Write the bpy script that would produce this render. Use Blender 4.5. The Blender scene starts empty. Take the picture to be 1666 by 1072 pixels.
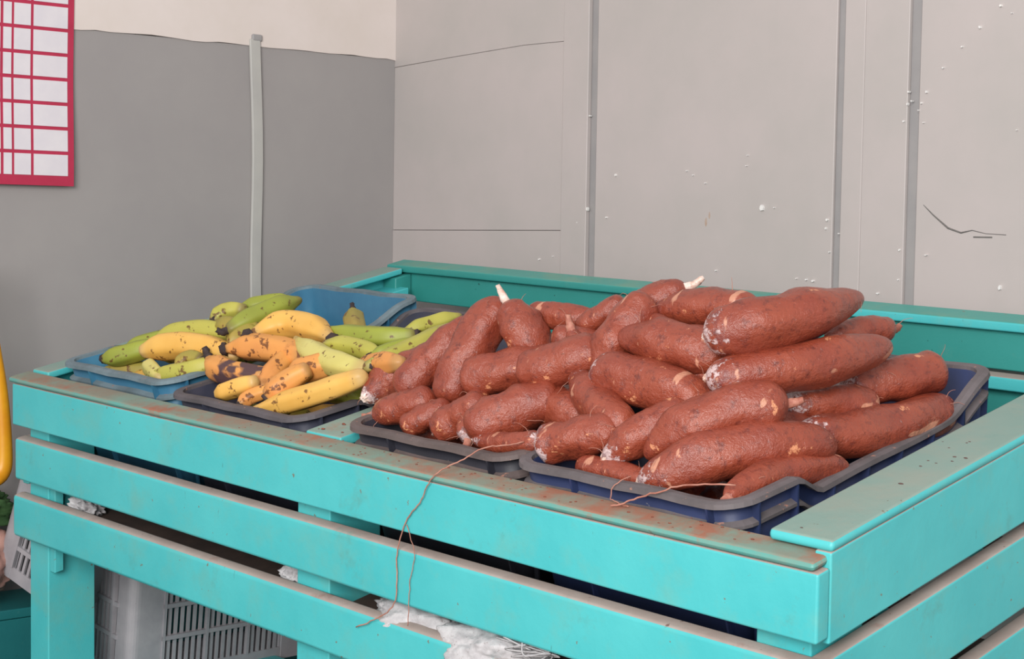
import bpy, bmesh, math, random
from mathutils import Vector, Matrix, noise
random.seed(7)
SC = bpy.context.scene
COL = SC.collection
H0 = 0.95                                    # height of the stand's front right top corner above the floor

# ---------------------------------------------------------------- camera, light, exposure
# the room: z up, x to the right along the back wall, y towards the back wall
STAND_ROT = Matrix(((0.9979, -0.04627, 0.04531), (0.05511, 0.97417, -0.21899), (-0.03401, 0.22103, 0.97467)))
CAM = Vector((1.29426, -1.59783, 0.41568 + H0))
cam_data = bpy.data.cameras.new('camera')
cam_data.sensor_width = 36.0
cam_data.lens = 36.0 * 2687.0 / 1666.0
cam_data.clip_start = 0.05
cam = bpy.data.objects.new('camera', cam_data)
COL.objects.link(cam)
r0 = Vector((0.645374, 0.763707, 0.01564)); r1 = Vector((0.055014, -0.026049, -0.998146)); r2 = Vector((-0.761883, 0.645038, -0.058826))
cr = Matrix((r0, -r1, -r2)).transposed().to_4x4()
cr.translation = CAM
cam.matrix_world = cr
cam_data.dof.use_dof = False
SC.camera = cam

world = bpy.data.worlds.new('world'); SC.world = world
world.use_nodes = True
bg = world.node_tree.nodes['Background']
bg.inputs[0].default_value = (0.93, 0.96, 1.0, 1)
bg.inputs[1].default_value = 0.55

def area(name, loc, aim, sx, sy, power, colour=(1, 1, 1)):
    l = bpy.data.lights.new(name, 'AREA'); l.shape = 'RECTANGLE'; l.size = sx; l.size_y = sy
    l.energy = power; l.color = colour
    o = bpy.data.objects.new(name, l); COL.objects.link(o)
    o.location = loc
    o.rotation_euler = (Vector(aim) - Vector(loc)).to_track_quat('-Z', 'Y').to_euler()
    return o
# daylight through the open shop front, behind and to the right of the camera
area('shopfront_daylight', (2.1, -3.8, 2.6), (-0.8, 0.3, 0.9), 3.0, 2.4, 305, (1.0, 0.975, 0.95))
vs = SC.view_settings
SC.display_settings.display_device = 'sRGB'
vs.view_transform = 'Standard'; vs.look = 'None'; vs.gamma = 1.0; vs.exposure = 0.0; vs.use_curve_mapping = False

# ---------------------------------------------------------------- helpers
def put(name, me, parent=None, mats=()):
    for m in mats: me.materials.append(m)
    o = bpy.data.objects.new(name, me); COL.objects.link(o)
    if parent is not None: o.parent = parent
    return o
def tag(o, label=None, cat=None, group=None, kind=None):
    if label: o['label'] = label
    if cat: o['category'] = cat
    if group: o['group'] = group
    if kind: o['kind'] = kind
    return o
def empty(name, loc, rot=None):
    o = bpy.data.objects.new(name, None); COL.objects.link(o)
    o.empty_display_size = 0.05
    m = (rot.to_4x4() if rot is not None else Matrix.Identity(4)); m.translation = loc
    o.matrix_world = m
    return o
class MB:
    """collects vertices and faces, links them as one mesh object"""
    def __init__(s): s.v = []; s.f = []; s.m = []; s.att = {}
    def add(s, vs_, fs, mi=0):
        n = len(s.v); s.v += [tuple(v) for v in vs_]; s.f += [tuple(i + n for i in f) for f in fs]
        s.m += [mi] * len(fs) if isinstance(mi, int) else list(mi)
    def box(s, x0, x1, y0, y1, z0, z1, fn=None, mi=0, top=None, n=1):
        """box, optionally cut in n pieces along its longest side so that fn can bend it; top = material of the upper face"""
        ax = max(range(3), key=lambda k: (x1 - x0, y1 - y0, z1 - z0)[k]) if n > 1 else 0
        lo = [x0, y0, z0]; hi = [x1, y1, z1]
        for k in range(n):
            a = list(lo); b = list(hi)
            if n > 1:
                a[ax] = lo[ax] + (hi[ax] - lo[ax]) * k / n; b[ax] = lo[ax] + (hi[ax] - lo[ax]) * (k + 1) / n
            P = [Vector((X, Y, Z)) for Z in (a[2], b[2]) for Y in (a[1], b[1]) for X in (a[0], b[0])]
            if fn: P = [fn(p) for p in P]
            F = [(0, 2, 3, 1), (4, 5, 7, 6), (0, 1, 5, 4), (2, 6, 7, 3), (0, 4, 6, 2), (1, 3, 7, 5)]
            mm = [mi, mi if top is None else top, mi, mi, mi, mi]
            if n > 1:
                drop = []
                lf = {0: (4, 5), 1: (2, 3), 2: (0, 1)}[ax]
                if k > 0: drop.append(lf[0])
                if k < n - 1: drop.append(lf[1])
                F = [f for i, f in enumerate(F) if i not in drop]; mm = [q for i, q in enumerate(mm) if i not in drop]
            s.add(P, F, mm)
    def build(s, name, mats, parent=None, smooth=False, bevel=0, seg=2, weld=1e-5, angle=40):
        me = bpy.data.meshes.new(name); me.from_pydata(s.v, [], s.f)
        me.polygons.foreach_set('material_index', s.m)
        for k, vals in s.att.items():
            a = me.attributes.new(k, 'FLOAT', 'POINT'); a.data.foreach_set('value', vals)
        if weld:
            bm = bmesh.new(); bm.from_mesh(me)
            bmesh.ops.remove_doubles(bm, verts=bm.verts, dist=weld)
            bmesh.ops.recalc_face_normals(bm, faces=bm.faces)
            bm.to_mesh(me); bm.free()
        o = put(name, me, parent, mats if isinstance(mats, (list, tuple)) else [mats])
        if smooth: me.polygons.foreach_set('use_smooth', [True] * len(me.polygons))
        if bevel:
            b = o.modifiers.new('bevel', 'BEVEL'); b.width = bevel; b.segments = seg; b.limit_method = 'ANGLE'; b.angle_limit = math.radians(angle)
            me.polygons.foreach_set('use_smooth', [True] * len(me.polygons))
            b.harden_normals = False
            w = o.modifiers.new('wn', 'WEIGHTED_NORMAL'); w.keep_sharp = True
        me.update()
        return o
def smooth01(x):
    x = max(0.0, min(1.0, x)); return x * x * (3 - 2 * x)
def tube(pts, rad, n=8, mb=None, mi=0, cap=True):
    """tube through a list of points; rad is one number or one per point"""
    mb = mb or MB(); pts = [Vector(p) for p in pts]; N = len(pts)
    rads = rad if isinstance(rad, (list, tuple)) else [rad] * N
    T = [(pts[min(i + 1, N - 1)] - pts[max(i - 1, 0)]).normalized() for i in range(N)]
    u = T[0].orthogonal().normalized(); V = []; F = []
    for i in range(N):
        u = (u - T[i] * u.dot(T[i])).normalized(); w = T[i].cross(u)
        for k in range(n):
            a = 2 * math.pi * k / n; V.append(pts[i] + (u * math.cos(a) + w * math.sin(a)) * rads[i])
    for i in range(N - 1):
        for k in range(n):
            F.append((i * n + k, i * n + (k + 1) % n, (i + 1) * n + (k + 1) % n, (i + 1) * n + k))
    if cap: F.append(tuple(range(n - 1, -1, -1))); F.append(tuple((N - 1) * n + k for k in range(n)))
    mb.add(V, F, mi); return mb
def catmull(P, per=6):
    P = [Vector(p) for p in P]; Q = [2 * P[0] - P[1]] + P + [2 * P[-1] - P[-2]]; out = []
    for i in range(1, len(Q) - 2):
        for k in range(per):
            t = k / per; a, b, c, d = Q[i - 1:i + 3]
            out.append(0.5 * ((2 * b) + (c - a) * t + (2 * a - 5 * b + 4 * c - d) * t * t + (3 * b - a - 3 * c + d) * t ** 3))
    out.append(P[-1]); return out

# ---------------------------------------------------------------- materials
def new_mat(name):
    m = bpy.data.materials.new(name); m.use_nodes = True
    nt = m.node_tree; p = nt.nodes['Principled BSDF']
    return m, nt, p
def lin(c):
    return tuple(((x / 255) / 12.92 if x / 255 <= 0.04045 else ((x / 255 + 0.055) / 1.055) ** 2.4) for x in c) + (1,)
class NT:
    def __init__(s, nt):
        s.nt = nt; tc = nt.nodes.new('ShaderNodeTexCoord'); s.co = tc.outputs['Object']
    def noise(s, scale, detail=3, rough=0.55, stretch=None, seed=0.0, co=None):
        mp = s.nt.nodes.new('ShaderNodeMapping'); s.nt.links.new(co or s.co, mp.inputs[0])
        mp.inputs['Location'].default_value = (seed, seed * 1.7, seed * 0.6)
        if stretch: mp.inputs['Scale'].default_value = stretch
        n = s.nt.nodes.new('ShaderNodeTexNoise'); n.inputs['Scale'].default_value = scale
        n.inputs['Detail'].default_value = detail; n.inputs['Roughness'].default_value = rough
        s.nt.links.new(mp.outputs[0], n.inputs['Vector']); return n.outputs['Fac']
    def ramp(s, fac, a, b):
        r = s.nt.nodes.new('ShaderNodeMapRange'); r.inputs['From Min'].default_value = a; r.inputs['From Max'].default_value = b
        r.clamp = True; s.nt.links.new(fac, r.inputs['Value']); return r.outputs[0]
    def mix(s, fac, a, b):
        m = s.nt.nodes.new('ShaderNodeMix'); m.data_type = 'RGBA'
        if hasattr(fac, 'is_linked'): s.nt.links.new(fac, m.inputs[0])
        else: m.inputs[0].default_value = fac
        for v, k in ((a, 6), (b, 7)):
            if hasattr(v, 'is_linked'): s.nt.links.new(v, m.inputs[k])
            else: m.inputs[k].default_value = v
        return m.outputs[2]
    def math(s, op, a, b=0.0):
        m = s.nt.nodes.new('ShaderNodeMath'); m.operation = op
        for v, k in ((a, 0), (b, 1)):
            if hasattr(v, 'is_linked'): s.nt.links.new(v, m.inputs[k])
            else: m.inputs[k].default_value = v
        return m.outputs[0]
    def attr(s, name):
        a = s.nt.nodes.new('ShaderNodeAttribute'); a.attribute_name = name; return a.outputs['Fac']
    def bump(s, h, strength, dist=0.002, prev=None):
        b = s.nt.nodes.new('ShaderNodeBump'); b.inputs['Strength'].default_value = strength; b.inputs['Distance'].default_value = dist
        s.nt.links.new(h, b.inputs['Height'])
        if prev: s.nt.links.new(prev, b.inputs['Normal'])
        return b.outputs[0]

def paint_mat(name, c1, c2, chip=(120, 120, 105), dust=None, dust_lo=0.45, dust_hi=0.65, rough=0.45, soil=None, soil_lo=0.5, soil_hi=0.7, nicks=0.705, along=(1, 1, 1)):
    """old gloss paint on rough wood: colour drift, nicks, dust and trodden soil as wear with a shape of its own"""
    m, nt, p = new_mat(name); N = NT(nt)
    col = N.mix(N.ramp(N.noise(5, 4), 0.3, 0.7), lin(c1), lin(c2))
    if dust: col = N.mix(N.math('MULTIPLY', N.ramp(N.noise(9, 6, 0.65, seed=3), dust_lo, dust_hi), 0.85), col, lin(dust))
    if soil: col = N.mix(N.ramp(N.noise(7, 6, 0.7, seed=8), soil_lo, soil_hi), col, lin(soil))
    col = N.mix(N.ramp(N.noise(60, 3, 0.6, along, seed=5), nicks, nicks + 0.03), col, lin(chip))
    smear = N.ramp(N.noise(10, 6, 0.75, seed=11), 0.60, 0.74)
    col = N.mix(N.math('MULTIPLY', smear, 0.45), col, lin((92, 146, 136)))
    scratch = N.ramp(N.noise(34, 4, 0.7, (3.2, 3.2, 0.45), seed=14), 0.70, 0.74)   # upright scratches in the paint
    col = N.mix(N.math('MULTIPLY', scratch, 0.6), col, lin((72, 120, 116)))
    nt.links.new(col, p.inputs['Base Color']); p.inputs['Roughness'].default_value = rough
    b = N.bump(N.noise(22, 5, 0.6, along), 0.25, 0.004)
    nt.links.new(N.bump(N.noise(160, 3), 0.12, 0.001, b), p.inputs['Normal'])
    return m
def plain_mat(name, c1, c2=None, rough=0.5, scale=20, bump=0.1, metal=0.0, speck=None, speck_t=0.7):
    m, nt, p = new_mat(name); N = NT(nt)
    col = N.mix(N.ramp(N.noise(scale, 5, 0.6), 0.35, 0.65), lin(c1), lin(c2 or c1))
    if speck: col = N.mix(N.ramp(N.noise(scale * 5, 3, 0.6, seed=4), speck_t, speck_t + 0.06), col, lin(speck))
    nt.links.new(col, p.inputs['Base Color']); p.inputs['Roughness'].default_value = rough
    if bump: nt.links.new(N.bump(N.noise(scale * 4, 4), bump, 0.002), p.inputs['Normal'])
    return m
TEAL = paint_mat('teal_paint', (84, 194, 196), (70, 184, 188), dust=(106, 180, 172), dust_lo=0.5, dust_hi=0.75)
TEALD = paint_mat('dusty_teal_top', (128, 158, 148), (140, 162, 152), dust=(150, 160, 148), soil=(160, 124, 104), soil_lo=0.60, soil_hi=0.72, rough=0.6)
CAPM = paint_mat('soiled_teal_top', (116, 156, 144), (132, 146, 130), dust=(140, 128, 112), dust_lo=0.35, dust_hi=0.6, soil=(160, 106, 84), soil_lo=0.48, soil_hi=0.64, rough=0.7)
CAPF = paint_mat('worn_green_cap_edge', (98, 164, 154), (84, 158, 150), dust=(128, 150, 136), dust_lo=0.4, dust_hi=0.6, soil=(160, 106, 84), soil_lo=0.6, soil_hi=0.7, nicks=0.7)
BACKTEAL = paint_mat('shaded_green_teal_paint', (50, 142, 134), (56, 150, 144), chip=(30, 90, 86))  # greener teal, with the shade at the back of the stand darkened in
PALE = paint_mat('dusty_bare_edge', (172, 158, 150), (160, 142, 134), chip=(120, 95, 88), dust=(178, 165, 158), soil=(150, 105, 92), soil_lo=0.6, soil_hi=0.75, rough=0.8)
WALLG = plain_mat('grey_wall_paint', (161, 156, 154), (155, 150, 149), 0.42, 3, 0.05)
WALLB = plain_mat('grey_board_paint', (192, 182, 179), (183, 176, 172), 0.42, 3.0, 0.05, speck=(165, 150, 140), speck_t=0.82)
WALLW = plain_mat('whitewash', (226, 214, 208), (220, 208, 200), 0.7, 5, 0.15, speck=(196, 180, 168), speck_t=0.72)
GROOVE = plain_mat('grey_filler', (160, 156, 155), (152, 149, 149), 0.5, 12, 0.05)
CHIPW = plain_mat('white_paint_chips', (240, 236, 232), (228, 226, 224), 0.6, 30, 0)
CRACK = plain_mat('crack_shadow_gap', (98, 94, 92), (120, 116, 112), 0.9, 30, 0)
STAIN = plain_mat('rust_stain', (176, 150, 132), (184, 164, 150), 0.6, 40, 0)
FLOOR = plain_mat('concrete_floor', (120, 112, 104), (96, 90, 84), 0.8, 4, 0.2)
BATTEN = plain_mat('pale_grey_batten', (186, 184, 178), (178, 176, 172), 0.5, 9, 0.1)

CHIPS = [(-1.0957, 0.477, 0.0052, 0.008), (-1.061, 0.477, 0.0017, 0.0013), (-1.5548, 0.5549, 0.0021, 0.0029), (-0.5156, 0.8562, 0.0027, 0.0029), (-0.5599, 0.8196, 0.0027, 0.0029), (-0.5985, 0.7852, 0.0021, 0.0018), (-0.6406, 0.7479, 0.0021, 0.0018), (-0.6776, 0.7035, 0.0022, 0.003), (-0.6884, 0.6824, 0.0015, 0.0024), (-0.7297, 0.6478, 0.003, 0.0024), (-0.722, 0.6816, 0.0015, 0.003), (-0.6952, 0.6682, 0.0015, 0.0012), (-0.7119, 0.6872, 0.0022, 0.0018), (-0.72, 0.7058, 0.0022, 0.0024), (-1.14, 0.591, 0.0018, 0.0013), (-1.1428, 0.5683, 0.0018, 0.0013), (-1.3024, 0.5508, 0.0019, 0.0014), (-1.2641, 0.5323, 0.0019, 0.0014), (-0.7807, 0.3036, 0.0046, 0.0019), (-0.7309, 0.3918, 0.0022, 0.0025), (-0.9164, 0.4512, 0.0024, 0.0032), (-0.9191, 0.4333, 0.0016, 0.0032), (-0.6674, 0.3833, 0.0029, 0.0012), (-1.2264, 0.3374, 0.0019, 0.0021), (-0.9948, 0.3269, 0.0017, 0.0013), (-0.9679, 0.3251, 0.0025, 0.0019), (-0.9497, 0.3231, 0.0033, 0.0026), (-0.4981, 0.325, 0.0027, 0.0052), (-0.7318, 0.3327, 0.0022, 0.0018), (-1.6486, 0.6985, 0.0022, 0.0022), (-1.6513, 0.4747, 0.0022, 0.0052), (-1.6856, 0.4418, 0.0022, 0.0015), (-1.5837, 0.4541, 0.0021, 0.0022), (-1.8244, 0.3486, 0.0035, 0.0023), (-1.7736, 0.3574, 0.0023, 0.0015), (-2.4729, 1.0556, 0.0015, 0.0008), (-1.3219, 0.5608, 0.0019, 0.0014), (-0.4912, 0.8402, 0.0013, 0.0011), (-0.9077, 0.3847, 0.0016, 0.0019), (-0.8849, 0.4234, 0.0016, 0.0013), (-0.6826, 0.6435, 0.0015, 0.0012), (-0.4723, 0.6213, 0.0013, 0.0011)]
# ---------------------------------------------------------------- the room
def structure(o): o['kind'] = 'structure'; return o
XL, YB = -2.45, 1.14
mb = MB(); mb.box(XL - 0.12, 3.2, -3.4, YB + 0.12, -0.1, 0.0); structure(mb.build('floor', FLOOR))
mb = MB(); mb.box(XL - 0.12, XL, -3.4, YB, 0.0, H0 + 0.888)
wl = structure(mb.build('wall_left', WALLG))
# whitewashed upper part with a ragged lower edge, a little proud of the grey paint
mb = MB(); n = 120; V = []
for i in range(n + 1):
    y = -3.4 + (YB + 3.4) * i / n
    zb = H0 + 0.888 + 0.007 * noise.noise(Vector((y * 9, 0, 0))) + 0.004 * noise.noise(Vector((y * 40, 3, 0)))
    V += [(XL + 0.004, y, zb), (XL + 0.004, y, H0 + 2.2), (XL - 0.12, y, zb), (XL - 0.12, y, H0 + 2.2)]
F = []
for i in range(n):
    a = 4 * i; b = a + 4; F += [(a, b, b + 1, a + 1), (a + 2, a + 3, b + 3, b + 2), (a, a + 2, b + 2, b)]
F += [(0, 1, 3, 2), (4 * n, 4 * n + 2, 4 * n + 3, 4 * n + 1)]
mb.add(V, F); tag(mb.build('whitewash_band', WALLW, wl))
mb = MB(); mb.box(XL, XL + 0.010, 0.668, 0.700, 0.0, H0 + 0.905, fn=lambda p: Vector((p.x, p.y + 0.004 * math.sin(p.z * 9) + (H0 + .6 - p.z) * 0.012, p.z)), n=24)
mb.build('batten', BATTEN, wl, bevel=0.003)
mb = MB(); mb.box(XL - 0.001, XL + 0.011, 0.668, 0.698, H0 + 0.900, H0 + 0.918); mb.build('batten_cap', GROOVE, wl, bevel=0.004)
# back wall: boards nailed side by side, filler in the joints
wb = MB(); wb.box(XL, 3.2, YB, YB + 0.12, 0.0, H0 + 2.2); wback = structure(wb.build('wall_back', GROOVE))
def board(x0, x1, proud, name='wall_board'):
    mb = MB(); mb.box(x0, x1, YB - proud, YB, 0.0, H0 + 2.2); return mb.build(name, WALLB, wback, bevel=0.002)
def board_poly(pts, proud):
    V = [(x, YB - proud, H0 + z) for x, z in pts] + [(x, YB, H0 + z) for x, z in pts]; k = len(pts)
    mb = MB(); mb.add(V, [tuple(range(k)), tuple(range(2 * k - 1, k - 1, -1))] + [(i, i + k, (i + 1) % k + k, (i + 1) % k) for i in range(k)])
    return mb.build('wall_board', WALLB, wback, bevel=0.0012)
board_poly([(XL, -H0), (-1.746, -H0), (-1.746, 0.421), (XL, 0.416)], 0.010)
board_poly([(XL, 0.4172), (-1.746, 0.4222), (-1.748, 0.8845), (-1.9, 0.8865), (-2.2, 0.8765), (XL, 0.8665)], 0.0090)
board_poly([(XL, 0.8672), (-2.2, 0.8770), (-1.9, 0.8869), (-1.748, 0.8850), (-1.748, 2.2), (XL, 2.2)], 0.0098)
board(-1.746, -1.655, 0.013)
board(-1.628, -0.905, 0.008)
board(-0.884, -0.832, 0.0095)
board(-0.8315, -0.723, 0.010)
board(-0.697, 0.6, 0.008)
board(0.62, 1.9, 0.008)
board(1.92, 3.2, 0.008)
def flake(mb, x, z, w, h, seed, off=0.0135):
    rnd = random.Random(seed); k = 9
    P = [(x + w * (0.6 + 0.5 * rnd.random()) * math.cos(2 * math.pi * i / k), z + h * (0.6 + 0.5 * rnd.random()) * math.sin(2 * math.pi * i / k)) for i in range(k)]
    V = [(a, YB - off, H0 + b) for a, b in P] + [(a, YB - 0.006, H0 + b) for a, b in P]
    mb.add(V, [tuple(range(k)), tuple(range(2 * k - 1, k - 1, -1))] + [(i, i + k, (i + 1) % k + k, (i + 1) % k) for i in range(k)])
mb = MB(); 
for i, (x, z, w, h) in enumerate(CHIPS): flake(mb, x, z, w, h, i)
tag(mb.build('paint_chips', CHIPW, wback), kind='stuff')
mb = MB(); tube([(-0.679, YB - 0.008, H0 + 0.482), (-0.655, YB - 0.008, H0 + 0.462), (-0.62, YB - 0.008, H0 + 0.437), (-0.59, YB - 0.008, H0 + 0.428), (-0.565, YB - 0.008, H0 + 0.433), (-0.535, YB - .008, H0 + .427), (-0.49, YB - .008, H0 + .425)], [0.0008, 0.0016, 0.0022, 0.0018, 0.001, 0.0008, .0008], 5, mb)
mb.box(-0.562, -0.52, YB - 0.0085, YB - 0.004, H0 + 0.4185, H0 + 0.4215)
mb.build('wall_crack', CRACK, wback)
mb = MB(); flake(mb, -1.262, 0.445, 0.004, 0.010, 91, 0.0084); flake(mb, -1.252, 0.46, 0.003, 0.008, 92, 0.0084); mb.build('rust_stain', STAIN, wback)

# ---------------------------------------------------------------- wall calendar (only its lower right corner is in the frame)
RED = plain_mat('calendar_red', (186, 44, 78), (178, 40, 72), 0.5, 20, 0)
PAPER = plain_mat('calendar_paper', (226, 220, 224), (220, 214, 220), 0.6, 20, 0)
cal = empty('wall_calendar', (XL + 0.004, -0.2, H0 + 0.509))
tag(cal, 'red and white wall calendar grid hanging on the grey left wall', 'calendar')
mb = MB(); mb.box(0.0, 0.004, -0.16, 0.368, 0.0, 0.62, fn=lambda p: Vector((p.x + 0.012 * (1 - smooth01(p.z / 0.3)), p.y + 0.03 * p.z * 0.5, p.z)), n=16)
mb.build('backing_sheet', RED, cal)
cells = [(-0.10, -0.01), (0.0, 0.088), (0.098, 0.185), (0.192, 0.212), (0.218, 0.259), (0.266, 0.352)]
for j in range(10):
    for a, b in cells:
        z0 = 0.024 + j * 0.0585
        mb = MB(); mb.box(0.0042, 0.0052, a, b, z0, z0 + 0.050, fn=lambda p: Vector((p.x + 0.012 * (1 - smooth01(p.z / 0.3)), p.y + 0.03 * p.z * 0.5, p.z)), n=1)
        mb.build('date_cell', PAPER, cal)

# ---------------------------------------------------------------- the display stand
B0 = Vector((0, 0, H0))
MX = STAND_ROT @ Vector((1, 0, 0)); MY = STAND_ROT @ Vector((0, 1, 0))
def K(p):                                    # carpentry frame: x along the front, y up the slope to the back, z plumb
    return MX * p[0] + MY * p[1] + Vector((0, 0, p[2]))
stand = empty('display_stand', B0)
tag(stand, 'turquoise painted wooden produce stand with sloping top and slatted front', 'market stand')
def warp(amp, seed):
    def f(p):
        s = Vector((p.x * 2.2 + seed, p.y * 2.2, seed))
        return K((p.x + 0.0, p.y + 0.0 * amp, p.z + amp * noise.noise(s)))
    return f
def plank(name, x0, x1, y0, y1, z0, z1, mats=(None,), top=1, amp=0.0015, seed=0, n=12, bevel=0.004, fn=None):
    mb = MB(); mb.box(x0, x1, y0, y1, z0, z1, fn=fn or warp(amp, seed), mi=0, top=top, n=n)
    return mb.build(name, [mats[1] if len(mats) > 1 else TEAL, mats[0] or PALE], stand, bevel=bevel)
plank('front_slat', -2.135, -0.0, 0.0, 0.026, -0.091, -0.001, seed=1)
def end_round(p):                            # left ends of the slats are cut round at the corners
    x, y, z = p; return K((x, y, z + 0.0018 * noise.noise(Vector((x * 2.4, 5, 1)))))
plank('front_slat', -2.125, -0.0, 0.0, 0.030, -0.209, -0.119, seed=2, bevel=0.007)
plank('front_slat', -2.135, -0.0, 0.0, 0.030, -0.335, -0.243, seed=3, bevel=0.009)
plank('cap_plank', -2.150, -0.006, -0.002, 0.050, 0.0, 0.0125, (CAPM, CAPF), seed=4, bevel=0.006, amp=0.001)
# sides
plank('side_slat', -0.026, 0.0, 0.027, 1.12, -0.100, 0.0165, seed=6, bevel=0.003)
plank('side_slat', -0.028, 0.0, 0.004, 1.12, -0.228, -0.120, seed=7)
plank('side_slat', -0.028, 0.0, 0.004, 1.12, -0.350, -0.255, seed=8)
plank('side_plank', -0.100, 0.0005, 0.028, 1.05, 0.0155, 0.031, (TEALD,), seed=9, bevel=0.006)
plank('corner_post_top', -0.105, -0.027, 0.0505, 0.14, -0.02, 0.0155, (TEALD,), amp=0, n=2, bevel=0.002)
plank('side_slat', -2.140, -2.114, 0.027, 1.12, -0.100, 0.000, seed=10, bevel=0.003)
plank('side_slat', -2.140, -2.114, 0.027, 1.12, -0.228, -0.125, seed=11)
plank('side_plank', -2.140, -2.070, 0.052, 1.06, 0.000, 0.016, (TEALD,), seed=12, bevel=0.004)
# back
BACKCAP = paint_mat('green_teal_cap', (78, 164, 152), (70, 156, 146), dust=(110, 160, 140))  # greener, darker teal for the tops of the back caps
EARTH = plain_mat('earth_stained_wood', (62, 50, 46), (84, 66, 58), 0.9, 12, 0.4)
plank('back_slat', -2.11, -0.03, 1.085, 1.11, -0.075, -0.002, (BACKTEAL, BACKTEAL), seed=13)
plank('back_slat', -2.11, -0.03, 1.085, 1.11, -0.24, -0.103, (BACKTEAL, BACKTEAL), seed=14)
plank('back_cap', -2.145, -1.078, 1.068, 1.128, 0.0, 0.018, (BACKCAP, BACKTEAL), seed=15, amp=0.002)
plank('back_cap', -1.072, 0.0, 1.068, 1.128, 0.0, 0.018, (BACKCAP, TEAL), seed=16, amp=0.001)
plank('back_ledge', -0.95, -0.03, 1.055, 1.084, -0.103, -0.078, (PALE,), seed=17)
plank('corner_block', -2.112, -2.062, 1.03, 1.084, -0.10, -0.004, (BACKTEAL, BACKTEAL), amp=0, n=2)
# divider between the plantain crates and the cassava crates
plank('divider_plank', -1.140, -1.040, 0.056, 1.05, -0.008, 0.012, (TEALD,), seed=18, bevel=0.004)
# bearers under the crates
for y in (0.12, 0.38, 0.64, 0.92):
    plank('bearer', -2.112, -0.03, y, y + 0.06, -0.231, -0.211, (EARTH, TEAL), seed=20 + y, n=8)
# lower shelf: a long board behind the bottom slat
plank('lower_shelf', -2.112, -0.03, 0.032, 0.50, -0.300, -0.280, (EARTH, EARTH), seed=26)
mb = MB(); mb.box(-2.24, -0.06, 0.17, 0.62, -0.627, -0.607, fn=lambda p: Vector((p.x, p.y + 0.055 * p.x, p.z))); mb.build('bottom_shelf', [TEAL], stand, bevel=0.003)
# legs stand plumb
def leg(x0, x1, y0, y1, ztop):
    P = [K((x, y, ztop)) for y in (y0, y1) for x in (x0, x1)]
    zb = -H0
    V = [p for p in P] + [Vector((p.x, p.y, zb)) for p in P]
    mb = MB(); mb.add(V, [(0, 1, 3, 2), (4, 6, 7, 5), (0, 4, 5, 1), (2, 3, 7, 6), (0, 2, 6, 4), (1, 5, 7, 3)])
    mb.build('leg', [TEAL], stand, bevel=0.003)
leg(-2.112, -2.030, 0.031, 0.145, -0.03)
leg(-1.128, -1.035, 0.031, 0.145, -0.03)
leg(-0.118, -0.030, 0.031, 0.145, -0.03)
for x in (-2.112, -1.1, -0.12): leg(x, x + 0.08, 0.97, 1.05, -0.03)
mb = MB(); mb.box(-2.029, -2.006, 0.034, 0.055, -0.405, -0.15, fn=K); mb.build('nailed_cleat', [TEAL], stand, bevel=0.002)

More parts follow.
